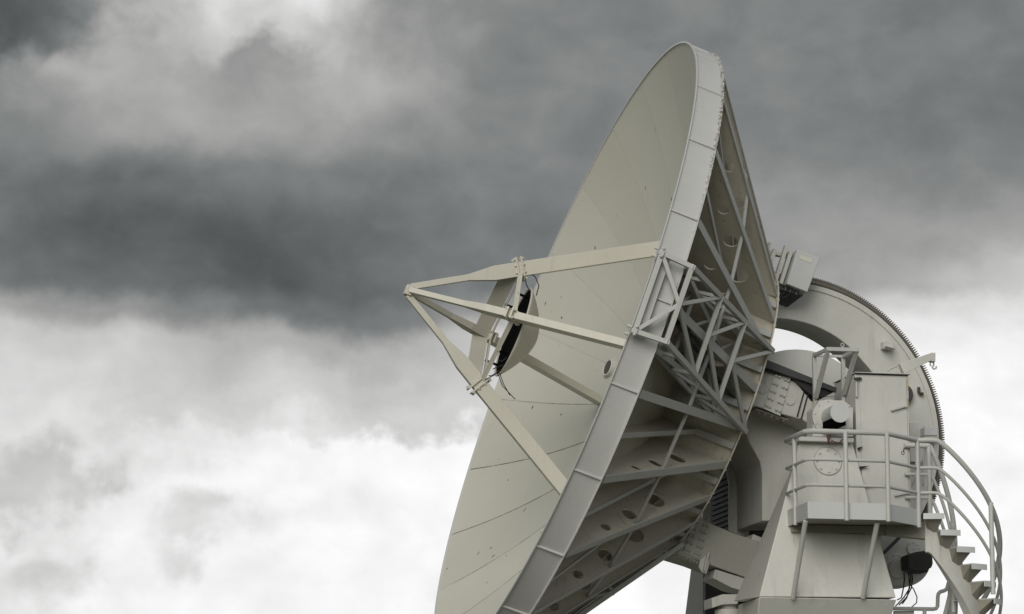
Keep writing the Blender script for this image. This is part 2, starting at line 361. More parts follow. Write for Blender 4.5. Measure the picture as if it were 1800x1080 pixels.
# ================================================================== THE DISH
DF = Matrix((E, VU, A)).transposed()        # x to the viewer's side, y up, z where the dish looks
dish = thing('satellite_dish', 'huge pale grey parabolic radio dish tilted up to the left on its steel mount', 'satellite dish', O, DF)
N = 24
# reflector skin
prof = [(4.469 * i / 60 + .0005, -zs(4.469 * i / 60)) for i in range(61)]
MB().lathe(C, A, E, prof, 240).build('reflector', 'dish', dish, smooth=60)
prof = [(2.0 + 2.42 * i / 24, -zs(2.0 + 2.42 * i / 24) - .03) for i in range(25)]
MB().lathe(C, A, E, prof, 144).build('reflector_back', 'rib', dish, smooth=60)
# rim band: a channel with a front and a back lip, and a plate across it at each rib
T = .385
rim = MB().lathe(C, A, E, [(4.468, -.022), (4.468, .006), (4.4935, .006), (4.4935, -.008), (4.474, -.012), (4.464, -.04), (4.458, -T + .02), (4.4935, -T + .012), (4.4935, -T), (4.34, -T), (4.34, -T + .02), (4.43, -T + .02), (4.43, -.11), (4.445, -.05)], 240, close=True)
rim = rim.build('rim_band', 'rim', dish, smooth=30)
pl = MB(); tn = -VU
pl.box(D(4.4715, 0, T / 2), E * .017, tn * .010, A * (T / 2 - .014))
p0 = pl.build('rim_stiffener', 'rim', rim, bevel=.003)
for i in range(1, N): part_copy(p0, rim, -2 * PI * i / N)
dp = D(2.25, -166.2, 1.085); cn = (A * .75 + (C + A * 2.2 - dp).normalized() * .45).normalized()
cdisc = MB().lathe(dp, cn, E, [(.105, .012), (.12, .02), (.13, .012), (.13, -.05), (.105, -.05)], 32, close=True).build('cover_disc', 'main', dish, smooth=30)
MB().disc(dp - cn * .02, cn, .112, .028, 32).build('window', 'gear', cdisc)
# deep radial ribs with three lightening holes and a flange along the outer edge
HR, HT = 2.02, 2.28
def tl(r): return .40 + (4.47 - r) * (HT - .40) / (4.47 - HR)
def rib_mesh():
    out = [V((4.44, .39, 0)), V((HR, HT, 0)), V((HR, zs(HR) + .02, 0))] + [V((HR + (4.36 - HR) * i / 14, zs(HR + (4.36 - HR) * i / 14) + .025, 0)) for i in range(1, 15)]
    holes = []
    for r, rad, k in ((2.58, .135, .60), (3.10, .10, .60), (3.56, .072, .60)):
        tc = zs(r) * (1 - k) + tl(r) * k
        holes.append([V((r + rad * math.cos(2 * PI * j / 28), tc + rad * math.sin(2 * PI * j / 28), 0)) for j in range(28)])
    tris = geometry.tessellate_polygon([out] + holes); flat = out + [p for h in holes for p in h]
    mb = MB(); th = .012
    for sgn in (-1, 1): mb.add([D(p.x, 0, p.y) + VU * sgn * th for p in flat], [tuple(t) for t in tris])
    o = 0
    for lp in [out] + holes:
        q = lp + [lp[0]]
        for i in range(len(lp)):
            a, b = q[i], q[i + 1]; mb.poly([D(a.x, 0, a.y) - VU * th, D(b.x, 0, b.y) - VU * th, D(b.x, 0, b.y) + VU * th, D(a.x, 0, a.y) + VU * th])
    return mb
rib = rib_mesh().build('rib', 'rib', dish)
fl = MB(); pa, pb = D(4.43, 0, .41), D(HR, 0, HT + .012); nrm = (pb - pa).cross(VU).normalized()
fl.bar(pa, pb, .11, .016, nrm); fl.build('flange', 'lattice', rib, bevel=.003)
# angle bars stitched where fin meets skin
for i in range(1, N): part_copy(rib, dish, -2 * PI * i / N)
# shallow ribs between, each with its ledge along the drum
mb = MB(); ph = 7.5; tg = (D(1, ph + 90, 0) - C)
sh = [(4.38, .36), (2.04, 1.72), (2.04, 2.26), (2.0, 2.26), (2.0, zs(2.0) + .02)] + [(2.0 + 2.36 * i / 8, zs(2.0 + 2.36 * i / 8) + .025) for i in range(1, 9)]
mb.prism([D(r, ph, t) - tg * .008 for r, t in sh], tg * .016)
sr = mb.build('stiffener', 'rib', dish)
mb = MB(); pa, pb = D(4.36, ph, .40), D(2.1, ph, 1.70); mb.bar(pa, pb, .07, .014, (pb - pa).cross(tg))
mb.bar(D(2.06, ph, 1.70), D(2.06, ph, 2.26), .09, .014, D(1, ph, 0) - C); mb.build('flange', 'lattice', sr, bevel=.003)
for i in range(1, N): part_copy(sr, dish, -2 * PI * i / N)
# hoop tubes between the ribs half-way out
rm = 3.25; mb = MB(); mb.tube(D(rm, 0, tl(rm) - .06), D(rm, 15, tl(rm) - .06), .026, 10)
hp = mb.build('hoop_tube', 'lattice', dish)
for i in range(1, N): part_copy(hp, dish, -2 * PI * i / N)
# drum, ring and back plate of the hub
MB().lathe(C, A, E, [(1.99, -zs(2.0) + .05), (1.99, -2.30), (.0005, -2.33)], 96).build('hub_drum', 'rib', dish, smooth=30)
mb = MB().lathe(C, A, E, [(1.985, -2.272), (2.062, -2.272), (2.062, -2.292), (1.985, -2.292)], 96, close=True)
for i in range(N):
    for dph in (-2.2, 2.2): mb.bolt(D(2.04, i * 15 + dph, 2.272), A, .012, .014); mb.bolt(D(2.04, i * 15 + dph, 2.292), -A, .012, .018)
mb.build('hub_ring', 'rib', dish, smooth=30)

# feed legs, ring and subreflector
JR, JT, APEX = .84, -.90, -2.21
def fl_pt(ph, r, t): return D(r, ph, t)
legs = []
for ph in (-90, 0, 90, 180):
    mb = MB(); tg = (D(1, ph + 90, 0) - C); foot = D(2.05, ph, zs(2.05) - .01); jo = D(JR, ph, JT)
    dn = (foot - jo).normalized(); rad = (tg.cross(dn)).normalized()
    mb.bar(jo - dn * .0, foot, .10, .20, rad)
    ap = D(.06, ph, APEX); d2 = (ap - jo).normalized(); rad2 = tg.cross(d2).normalized()
    if rad2.dot(rad) < 0: rad2 = -rad2
    k1 = jo + d2 * .36; k2 = jo + d2 * .72
    def sec(c, rd, h, w): return [c + tg * i * w / 2 + rd * j * h / 2 for i, j in ((-1, -1), (1, -1), (1, 1), (-1, 1))]
    A_, B_, C_, D_ = sec(jo, rad, .20, .10), sec(k1, rad2, .20, .10), sec(k2, rad2, .085, .075), sec(ap, rad2, .08, .07)
    mb.loft(A_, B_); mb.loft(B_, C_); mb.loft(C_, D_)
    o = mb.build('feed_leg', 'feed', dish, bevel=.004)
    mb = MB()
    for s_ in (-.035, .035): mb.box(jo + dn * s_, tg * .075, rad * .165, dn * .012)
    for jj in (-.14, -.05, .05, .14):
        for s_ in (-.062, .062): mb.bolt(jo + dn * s_ * .75 + rad * jj + tg * .055, dn * (1 if s_ > 0 else -1), .018, .03); mb.bolt(jo + dn * s_ * .75 + rad * jj - tg * .055, dn * (1 if s_ > 0 else -1), .018, .03)
    mb.build('clamp_plate', 'feed', o, bevel=.003); legs.append(o)
mb = MB(); mb.box(D(0, 0, APEX - .01), E * .07, VU * .07, A * .05); mb.build('feed_apex', 'feed', dish, bevel=.01)
mb = MB()
far = [-90, 180, 90]
for a, b in ((-90, 180), (180, 90)):         # deep plates on the far side
    pa, pb = D(JR - .06, a, JT - .1), D(JR - .06, b, JT - .1); nn = A.cross((pb - pa).normalized())
    mb.bar(pa, pb, .02, .22, A)
for a, b in ((-90, 0), (0, 90), (90, 180), (180, 270)):   # the flange all round
    pa, pb = D(JR - .05, a, JT + .045), D(JR - .05, b, JT + .045); mb.bar(pa, pb, .10, .016, A)
for a, b in ((-90, 0), (0, 90)):
    pa, pb = D(JR - .005, a, JT + .02), D(JR - .005, b, JT + .02); mb.bar(pa, pb, .014, .06, A)
for ph in (0, 180):                           # gussets at the joints
    q = [D(JR - .08, ph, JT - .24), D(JR - .08, ph, JT + .04), D(JR + .12, ph, JT + .04)]
    for s_ in (-.05, .05): mb.prism([p + VU * s_ for p in q], VU * .012)
mb.build('feed_ring', 'feed', dish, bevel=.003)
SR, ST = .645, -.70
SD = .33
prof = [(SR - .025, -ST), (SR, -ST), (SR, -ST - .012)] + [(max(SR * (1 - i / 18), .0005), -ST - .014 - SD * (1 - (1 - i / 18) ** 1.75)) for i in range(19)]
prof += [(max((SR - .025) * i / 18, .0005), -ST - .004 - (SD - .02) * (1 - (i / 18) ** 1.75)) for i in range(19)]
sub = MB().lathe(C, A, E, prof, 64, close=True).build('subreflector', 'feed', dish, smooth=50)
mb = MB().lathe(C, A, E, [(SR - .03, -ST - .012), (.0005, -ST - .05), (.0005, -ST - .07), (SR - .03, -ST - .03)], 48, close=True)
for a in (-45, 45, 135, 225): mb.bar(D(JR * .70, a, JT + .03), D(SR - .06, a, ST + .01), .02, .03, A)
mb.build('mouth_disc', 'void', sub)  # matt black disc across the bowl's mouth, with four struts
mb = MB()
for a in (-72, 48, 62, 76, 90, 104):
    p, q = D(JR - .08, a * .98, JT + .06), D(SR - .03, a, ST - .02); mid = (p + q) / 2 + VU * random.uniform(-.05, .03)
    mb.path([p, (p + mid) / 2 + E * .01, mid, (q + mid) / 2, q], .007, 5)
for a, dx in ((78, .3), (84, .42)):
    p = D(SR, a, ST); mb.path([p, p - A * .10 - VU * .12, p - A * dx * .8 - VU * .22 - E * .05], .006, 5)
p = D(JR, -88, JT + .1); mb.path([p, p - A * .13 - VU * .02, p - A * .22 - VU * .12, p - A * .23 - VU * .26], .008, 5)
mb.build('cable', 'cable', dish)

# lattice cage over the ribs on one side, and the same at the bottom
def cage(ph0, name='lattice_truss'):
    ct = D(1, ph0, 0) - C; tw = D(1, ph0 + 90, 0) - C
    def Q(w, rho, t): return C + ct * rho + tw * w - A * t
    out0, out1 = (4.60, .44), (1.98, 2.33)
    dd = V((out1[0] - out0[0], out1[1] - out0[1])); L = dd.length; dd /= L; inn = V((-dd.y, -abs(dd.x)))    # towards the skin
    inn = V((-abs(dd.y), -abs(dd.x)))
    def ch(w, s, off): 
        return Q(w * (.50 + .07 * s), out0[0] + dd.x * L * s + inn.x * off, out0[1] + dd.y * L * s + inn.y * off)
    mb = MB(); S = [0, .345, .64, 1.0]; IN = .36; bw_, nrm_ = .065, ct
    for w in (-1, 1):
        mb.bar(ch(w, -.01, 0), ch(w, 1, 0), bw_, bw_, ct)
        mb.bar(ch(w, .12, IN), ch(w, .93, IN), .05, .05, ct)
        mb.bar(ch(w, 0, 0), ch(w, .13, IN), .05, .05, ct)
    for i, s in enumerate(S[:-1]):
        mb.bar(ch(-1, s, 0), ch(1, s, 0), .06, .06, ct)
        md = (ch(-1, s, 0) + ch(1, s, 0)) / 2
        if i < 3:
            for w in (-1, 1): mb.bar(md, ch(w, S[i + 1], 0), .05, .05, ct)
    for i, s in enumerate((.16, .345, .64, .92)):
        mb.bar(ch(-1, s, IN), ch(1, s, IN), .05, .05, ct)
        for w in (-1, 1): mb.bar(ch(w, s, 0), ch(w, s, IN), .045, .045, ct)
    for a, b in ((.16, .345), (.345, .64), (.64, .92)):
        md = (ch(-1, a, IN) + ch(1, a, IN)) / 2
        for w in (-1, 1):
            mb.bar(md, ch(w, b, IN), .04, .04, ct)
            if a > .3: mb.bar(ch(w, a, IN), ch(w, b, 0), .04, .04, ct)
    tr = mb.build(name, 'lattice', dish, bevel=.004)
    # the frame clipped on the rim band
    mb = MB(); zf, zb, ro = .03, .44, 4.60
    f1, f2, b1, b2 = Q(-.52, ro, zf), Q(.52, ro, zf), Q(-.5, ro, zb), Q(.5, ro, zb)
    mb.bar(f1, f2, .06, .06, ct); mb.bar(f1 - tw * .0, b1, .06, .06, ct, .04); mb.bar(f2, b2, .06, .06, ct, .04)
    mdl = (b1 + b2) / 2
    mb.bar(f1, mdl, .05, .05, ct); mb.bar(f2, mdl, .05, .05, ct)
    for f_ in (f1, f2):
        mb.bar(f_ - ct * .1 - A * .0, f_ + ct * .05, .07, .05, A)
        for s_ in (-.05, .05): mb.bolt(f_ + ct * .03 + tw * s_, ct, .022, .04); mb.bolt(f_ + A * .05 + tw * s_ - ct * .05, A, .022, .05)
    mb.bar(Q(-.52, 4.53, .12), Q(.52, 4.53, .12), .10, .014, ct); mb.build('rim_frame', 'galv', tr, bevel=.004)
    # waveguide run inside the cage
    mb = MB(); a, b = ch(.1, .2, .22), ch(.35, .97, .22)
    mb.bar(a, b, .06, .09, ct); 
    for s_ in (.15, .45, .75): p = a.lerp(b, s_); mb.bar(p, a.lerp(b, s_ + .06), .085, .11, ct)
    mb.build('waveguide', 'dark', tr)
cage(0); cage(90)

# elevation arch: curved box girder carrying the toothed rack
OZ = O.z
def ringpt(ang, r, e):                        # angle in degrees from level-right (away from dish) going up
    a = math.radians(ang); return O + E * e + F * (-r * math.cos(a)) + Z * (r * math.sin(a))
def r_in(a):
    return 1.47 + .13 * max(0, (a - 45) / 50.0) + .0
HW = .37; A0, A1 = -112, 99
mb = MB(); n = 90; po, pi_ = [], []
for i in range(n + 1):
    a = A0 + (A1 - A0) * i / n; po.append(a)
def arc_ring(a, e): return ringpt(a, 2.08, e)
secs = [[ringpt(a, r_in(a), HW), ringpt(a, 2.08, HW), ringpt(a, 2.08, -HW), ringpt(a, r_in(a), -HW)] for a in po]
pts = [p for s_ in secs for p in s_]; fs = []
for i in range(n):
    for k in range(4): fs.append((i * 4 + k, i * 4 + (k + 1) % 4, (i + 1) * 4 + (k + 1) % 4, (i + 1) * 4 + k))
fs += [(0, 1, 2, 3), tuple(n * 4 + k for k in range(4))[::-1]]
mb.add(pts, fs); arch = mb.build('elevation_arch', 'main', dish, bevel=.01, smooth=30)
def arcband(a0, a1, r0, r1, e0, e1, nn=80):
    b = MB(); pp = []; ff = []
    for i in range(nn + 1):
        a = a0 + (a1 - a0) * i / nn; pp += [ringpt(a, r0, e0), ringpt(a, r1, e0), ringpt(a, r1, e1), ringpt(a, r0, e1)]
    for i in range(nn):
        for k in range(4): ff.append((i * 4 + k, i * 4 + (k + 1) % 4, (i + 1) * 4 + (k + 1) % 4, (i + 1) * 4 + k))
    ff += [(0, 1, 2, 3), tuple(nn * 4 + k for k in range(4))[::-1]]
    return b.add(pp, ff)
arcband(A0, A1, 2.03, 2.10, HW - .01, HW + .02).build('edge_strip', 'main', arch, smooth=30)
arcband(A0, A1, 2.075, 2.15, .02, .30).build('rack_base', 'gear', arch, smooth=30)
b = arcband(A0, A1, 2.14, 2.213, -.12, .20)
step = .82
a = A0
while a < A1:
    for_ = [ringpt(a, 2.21, -.12), ringpt(a + .46, 2.21, -.12), ringpt(a + .40, 2.252, -.12), ringpt(a + .06, 2.252, -.12)]
    b.prism(for_, E * .32); a += step
b.build('gear_rack', 'rack', arch, smooth=25)
# bracket lamp and hook on the arch's face
mb = MB(); mb.box(P(1559, 608, HW + .07), F * .07, Z * .05, E * .07); mb.prism([P(1550, 611, HW + .02), P(1566, 616, HW + .02), P(1566, 618, HW + .02), P(1550, 613, HW + .02)], E * .2)
mb.build('bracket', 'main', arch, bevel=.004)

# splice arms between hub and arch
def splice(mb, q, e, rows=5):
    a, b, c, d = q
    mb.prism(q, E * .02)
    for i in range(rows):
        for j in (.10, .30, .68, .88):
            s_ = (i + .5) / rows; p = (a.lerp(d, s_)).lerp(b.lerp(c, s_), j); mb.bolt(p + E * .02, E, .021, .03)
e1 = 1.38
mb = MB()
near = [P(1326, 640, e1), P(1400, 673, e1), P(1426, 705, e1), P(1450, 714, e1), P(1450, 757, e1), P(1424, 747, e1), P(1410, 738, e1), P(1378, 729, e1), P(1308, 708, e1)]
mb.prism(near, -E * 1.0)
arm = mb.build('hub_arm', 'main', dish, bevel=.012)
mb = MB(); splice(mb, [P(1362.5, 654, e1), P(1390, 665, e1), P(1371, 732, e1), P(1341.7, 719, e1)], e1)
mb.build('splice_plate', 'main', arm, bevel=.004); mb = MB()
for i in range(5):
    for j in range(4):
        if i == j == 0: mb.prism([P(1328, 718, e1 - .03), P(1386, 737.5, e1 - .03), P(1386, 739.5, e1 - .03), P(1328, 720, e1 - .03)], -E * .42)
        p = P(1335 + 11 * i, 721 + 3.8 * i, e1 - .08 - .09 * j); mb.bolt(p - VU * .01, -VU, .026, .035)
mb.build('splice_plate', 'under', arm, bevel=.004)
mb = MB()                                     # collar with two grooves, and round covers
for x0, y0, x1, y1 in ((1414, 687, 1401, 733), (1421, 690, 1408, 738)):
    p, q = P(x0, y0, e1 + .006), P(x1, y1, e1 + .006); mb.bar(p, q, .016, .02, E)
mb.build('groove', 'black', arm)
for x0, y0, rr_ in ((1340, 681, .085), (1389, 703, .075)):
    mb = MB(); mb.disc(P(x0, y0, e1 + .003), E, rr_, .012, 28)
    for k in range(6): mb.bolt(P(x0, y0, e1 + .015) + (F * math.cos(k * 1.047) + Z * math.sin(k * 1.047)) * (rr_ - .02), E, .008, .01)
    mb.build('round_cover', 'main', arm, bevel=.003)
# lower arm
e2 = HW + .10
mb = MB()
low = [P(1196, 962, e2), P(1222, 905, e2), P(1250, 921, e2), P(1296, 940, e2), P(1350, 956, e2), P(1385, 958, e2), P(1375, 1040, e2), P(1321, 1019, e2), P(1264, 999, e2), P(1231, 986, e2), P(1185, 972, e2)]
mb.prism(low, -E * .85); arm2 = mb.build('hub_arm', 'arm', dish, bevel=.01)
mb = MB(); splice(mb, [P(1219, 910, e2), P(1248, 920, e2), P(1229, 983, e2), P(1200, 972, e2)], e2)
mb.build('splice_plate', 'arm', arm2, bevel=.004); mb = MB(); mb.prism([P(1190, 973, e2 - .02), P(1232, 988, e2 - .02), P(1232, 990, e2 - .02), P(1190, 975, e2 - .02)], -E * .5)
for i in range(6):
    for j in range(3): mb.bolt(P(1196 + 6 * i, 975 + 2.2 * i, e2 - .06 - .12 * j), -VU, .024, .045); 
mb.build('splice_plate', 'arm', arm2, bevel=.004); mb = MB(); mb.prism([P(1217, 907, e2 - .02), P(1248, 918, e2 - .02), P(1248, 920, e2 - .02), P(1217, 909, e2 - .02)], -E * .3)
for i in range(4): mb.bolt(P(1222 + 7 * i, 910 + 2.8 * i, e2 - .05), VU, .024, .045)
mb.build('splice_plate', 'arm', arm2, bevel=.004)
mb = MB(); mb.prism([P(1258, 1001, e2 - .02), P(1321, 1021, e2 - .02), P(1312, 1041, e2 - .02), P(1285, 1033, e2 - .02), P(1253, 1016, e2 - .02)], -E * .5)
mb.build('rack_guard', 'main', arm2, bevel=.006)
mb = MB(); mb.prism([P(1245, 972, e2 + .01), P(1246, 991, e2 + .01), P(1241, 1009, e2 + .01), P(1233, 1007, e2 + .01), P(1227, 997, e2 + .01), P(1230, 985, e2 + .01)], E * .03)
mb.bar(P(1245, 972, e2 + .06), P(1237, 1004, e2 + .06), .03, .05, E); mb.build('end_stop', 'main', arm2, bevel=.004)

# curved receiver cabin under the hub
e3, e3b = .80, -.42
lf = [(1296, 715), (1307, 742), (1311, 762), (1318, 780), (1328, 797), (1336, 812), (1339.5, 832), (1339.8, 916)]
near = [P(x, y, e3) for x, y in lf] + [P(1362, 916, e3), P(1440, 916, e3), P(1470, 800, e3), P(1455, 700, e3), P(1400, 680, e3)]
dv = (P(1340, 900, e3b) - P(1340, 900, e3)); dv = E * (e3b - e3)
mb = MB(); mb.prism(near, dv); cabin = mb.build('receiver_cabin', 'main', dish, bevel=.012, smooth=40)
mb = MB(); lo, hi = [], []
for x, y in lf: p = P(x, y, e3) + dv; lo.append(p + F * -.02); hi.append(p + F * .11)
lo.append(P(1362, 916, e3) + dv); hi.append(P(1362, 926, e3) + dv - Z * .06)
for i in range(len(lo) - 1):
    mb.hexa([lo[i], lo[i + 1], hi[i + 1], hi[i]], [x - E * .04 for x in (lo[i], lo[i + 1], hi[i + 1], hi[i])])
    for t_ in (.25, .75): mb.bolt((lo[i].lerp(lo[i + 1], t_)).lerp(hi[i].lerp(hi[i + 1], t_), .6), E, .012, .014)
mb.build('rivet_flange', 'main', cabin, smooth=30)
mb = MB()
for i in range(len(lf) - 1):
    a_, b_ = P(*lf[i], e3) + dv, P(*lf[i + 1], e3) + dv; m_ = max(1, int((b_ - a_).length / .07))
    for k in range(m_):
        p0, p1 = a_.lerp(b_, (k + .1) / m_) + F * .09 - E * .06, a_.lerp(b_, (k + .75) / m_) + F * .09 - E * .06; q0, q1 = p0 - F * .5, p1 - F * .5
        mb.hexa([p0, p1, q1, q0], [x - E * .95 for x in (p0, p1, q1, q0)])
core = [P(x, y, e3) + dv + F * .06 - E * .055 for x, y in lf]
mb.prism(core + [core[-1] - F * .9, core[0] - F * .9], -E * .9)
mb.build('bellows', 'black', cabin, smooth=20)
# round drum housing behind the bearing
mb = MB(); hv = lambda a: F * (1.12 * math.sin(math.radians(a))) + Z * (1.11 * math.cos(math.radians(a)))
mb.prism([O + E * .75 + hv(a) for a in range(-62, 72, 4)], -E * .5)
mb.prism([O + E * .5 + F * .42 + hv(a) * .93 for a in range(-60, 66, 5)], -E * .5)
mb.prism([P(1395, 640, .74), P(1490, 650, .74), P(1500, 770, .74), P(1395, 770, .74)], -E * .4)
mb.build('hub_cover', 'main', dish, smooth=30)

# ================================================================== things on the dish
# control box behind the hub ring
eb = .55
jb = thing('control_box', 'pale grey metal control box fixed high behind the dish hub, above the curved arch', 'box', P(1400, 520, eb))
fr = [P(1402, 438, eb + .35), P(1441.5, 453, eb + .35), P(1419.5, 514, eb + .35), P(1382.5, 499, eb + .35)]
mb = MB(); mb.prism(fr, -E * .26); mb.build('cover', 'grey', jb, bevel=.01)
ln = (fr[3] - fr[0]).normalized(); wd = (fr[1] - fr[0]).normalized()
mb = MB(); mb.prism([fr[0] + wd * .06 + ln * .06 + E * .002, fr[0] + wd * .235 + ln * .06 + E * .002, fr[0] + wd * .235 + ln * .12 + E * .002, fr[0] + wd * .06 + ln * .12 + E * .002], E * .003); mb.build('worn_label', 'label', jb)
mb = MB(); bk = -E * .28
for off, l0, l1 in ((.05, .03, .0), (.13, -.03, .03), (.27, .08, .03)):
    p = fr[0] - wd * off + bk * .5; q = fr[3] - wd * off + bk * .5; mb.bar(p - ln * l0 * -1 * 1, q + ln * l1, .05, .10, E)
mb.bar(fr[0] - wd * .34 + ln * .12 + bk, fr[0] + ln * .05 + bk, .06, .10, E); mb.bar(fr[3] - wd * .30 + bk, fr[3] + bk, .06, .10, E)
mb.bar(fr[0] - wd * .33 - ln * .02 + bk, fr[3] - wd * .33 + bk, .04, .12, E)
mb.build('mounting_rail', 'main', jb, bevel=.004)
mb = MB(); mb.prism([fr[3] - wd * .12 + ln * .06 + bk * .4, fr[2] - wd * .02 + ln * .02 + bk * .4, fr[2] - wd * .1 + ln * .16 + bk * 1.6, fr[3] - wd * .14 + ln * .17 + bk * 1.6], ln * .02)
mb.build('shelf', 'dark', jb, bevel=.003)
mb = MB()
for s_ in (.04, .11, .2): p = fr[3] + wd * s_ + E * -.12; mb.tube(p, p + ln * .07, .028, 12)
mb.build('cable_gland', 'dark', jb)
mb = MB()
for s_ in (.05, .12):
    p = fr[3] + wd * s_ - E * .12 + ln * .07; mb.path([p, p + ln * .08 - wd * .05, p + ln * .15 - wd * .2, p + ln * .2 - wd * .42], .009, 6)
mb.build('cable', 'cable', jb)

# cable trough across the arm
ct_ = thing('cable_trough', 'long black cable trough sloping above the bolted hub arm', 'cable trough', P(1400, 660, 1.3))
mb = MB(); q = [P(1345, 631, 1.5), P(1471, 682, 1.5), P(1470, 690, 1.5), P(1342, 645, 1.5)]
mb.prism(q, -E * .06); mb.build('side_panel', 'dark', ct_, bevel=.004)
mb = MB(); mb.prism([P(1343, 643, 1.44), P(1469, 688, 1.44), P(1448, 699, 1.44), P(1424, 693, 1.44), P(1391, 664, 1.44), P(1341, 652, 1.44)], -E * .45); mb.build('cable_bundle', 'black', ct_)

# ================================================================== MOUNT
mount = thing('antenna_mount', 'big pale grey tapered steel yoke mount carrying the dish, two legs on a round pedestal', 'antenna mount', FE(0, 0, 0))
def lathe_floor(o, prof, n=48): return MB().lathe(o, Z, V((1, 0, 0)), prof, n)
# near leg: front face battered, left face chamfered
tf = [P(1406, 775, 2.0), P(1498, 777, 2.0)]; bf = [P(1335, 1049, 2.3), P(1575, 1051, 2.3)]
tb = [P(1407, 792, 1.3), P(1492, 782, 1.1)]
bb = [P(1335, 1049, 2.3) + F * .125 - E * .75, P(1575, 1051, 2.3) - F * .02 - E * 1.25]
bb[0].z = bf[0].z; bb[1].z = bf[1].z; tb[0].z = tf[0].z; tb[1].z = tf[1].z
leg = MB().hexa([tf[0], tf[1], tb[1], tb[0]], [bf[0], bf[1], bb[1], bb[0]]).build('yoke_leg', 'tower', mount, bevel=.012)
mb = MB(); mc = P(1455, 811, 2.045); fn = (tf[1] - tf[0]).cross(bf[0] - tf[0]).normalized()
if fn.dot(E) < 0: fn = -fn
mb.disc(mc - fn * .004, fn, .185, .012, 40)
ud = (tf[0] - bf[0]); ud = (ud - F * ud.dot(F)).normalized()
for k in range(8): a = k * PI / 4; mb.bolt(mc + fn * .008 + (F * math.cos(a) + ud * math.sin(a)) * .148, fn, .018, .018)
mb.build('manhole_cover', 'tower', leg, bevel=.003)
mb = MB(); mb.lathe(mc, fn, F, [(.186, .0), (.186, .007), (.190, .007), (.190, .0)], 40, close=True); mb.build('cover_gasket', 'under', leg)
# bearing block on the leg
bb_ = MB(); q = [P(1429, 720, 2.05), P(1442, 704, 2.05), P(1484, 704, 2.05), P(1500, 718, 2.05), P(1500, 768, 2.05), P(1429, 768, 2.05)]
bb_.prism(q, -E * .28); brg = bb_.build('bearing_block', 'main', mount, bevel=.008)
mb = MB()
for x, y in ((1434, 720), (1434, 752), (1440, 708), (1496, 752), (1493, 714)): mb.bolt(P(x, y, 2.05), E, .016, .015)
mb.build('bolt', 'main', brg)
mb = MB(); s0, s1 = P(1404, 768, 2.12), P(1500, 770, 2.12); mb.box((s0 + s1) / 2 - E * .2 - Z * .03, F * ((s1 - s0).length / 2), Z * .028, E * .22); mb.build('cap_plate', 'main', leg, bevel=.005)
# bands: base block under both legs, narrowing downwards
zb = bf[0].z
def plan(z, k, ze):
    f0, f1 = (bf[0] - V((O.x, O.y, 0))).dot(F), (bf[1] - V((O.x, O.y, 0))).dot(F); el_ = 2.3
    lq = Pz(1240, 1085, zb) - V((O.x, O.y, 0)); fq, eq = lq.dot(F), lq.dot(E); fk = f0 + (fq - f0) * (el_ + 2.9) / (el_ - eq)
    q = [(f0 * 1.0, el_), (f1, el_), (f1 - .3, -2.9), (fk, -2.9)]
    cx, ce = (f0 + f1) / 2, 0
    return [FE(cx + (f - cx) * k, ce + (e - ce) * ze, z) for f, e in q]
MB().loft(plan(zb - .005, 1.004, 1.004), plan(zb - 1.3, .86, .56)).build('base_block', 'tower', mount, bevel=.012)
mb = MB(); cc = FE(((bf[0] + bf[1]) / 2 - V((O.x, O.y, 0))).dot(F), -.3, 0)
mb.lathe(V((cc.x, cc.y, 0)), Z, F, [(2.1, .154), (2.1, .35), (1.6, .5), (1.45, 2.2), (1.45, zb - 1.32), (1.9, zb - 1.305), (.001, zb - 1.302)], 64); mb.build('pedestal', 'tower', mount, smooth=30)
# far leg
ef = -2.25
t0, t1 = P(1236, 855, ef), P(1330, 855, ef); b0, b1 = P(1236, 1085, ef), P(1420, 1085, ef)
t0b, b0b = P(1232, 870, ef - .5), P(1203, 1085, ef - .5); t1b, b1b = t1 - E * 1.0, b1 - E * 1.0
for p in (t0b,): p.z = t0.z
for p in (b0b, b1): p.z = b0.z
b1b.z = b0.z
MB().hexa([t0, t1, t1b, t0b], [b0, b1, b1b, b0b]).build('yoke_leg', 'tower', mount, bevel=.01)
mb = MB(); mb.loft([b0, b1, b1b, b0b], [b0 - Z * 1.0 - F * .2, b1 - Z * 1.0, b1b - Z * 1.0, b0b - Z * 1.0 - F * .2]); mb.build('leg_foot', 'tower', mount)
# axle between near leg and hub
mb = MB(); mb.disc(O - E * .4, -E, .5, 1.9, 48); mb.build('elevation_axle', 'dark', mount, smooth=30)

mb = MB(); mb.prism([P(1240, 960, -2.1), P(1380, 930, -2.1), P(1380, 1100, -2.1), P(1240, 1100, -2.1)], -E * .06); mb.build('shade_panel', 'dark', mount)  # added dark panel standing in for the shade between the legs
# buffer on the ledge
bf_ = thing('buffer_stop', 'small grey six-sided buffer block on the ledge of the mount, below the lower hub arm', 'buffer', P(1280, 1066, 1.2))
mb = MB(); mb.prism([P(1251, 1052, 1.2), P(1270, 1045, 1.2), P(1299, 1045, 1.2), P(1297, 1062, 1.2), P(1270, 1063, 1.2), P(1252, 1069, 1.2)], -E * .4); mb.build('block', 'main', bf_, bevel=.006)
c0 = P(1279, 1066, 1.0); mb = MB(); mb.lathe(c0 - Z * .45, Z, F, [(.17, 0), (.17, .40), (.12, .42), (.12, .50)], 24); mb.build('spring_housing', 'main', bf_, smooth=30)

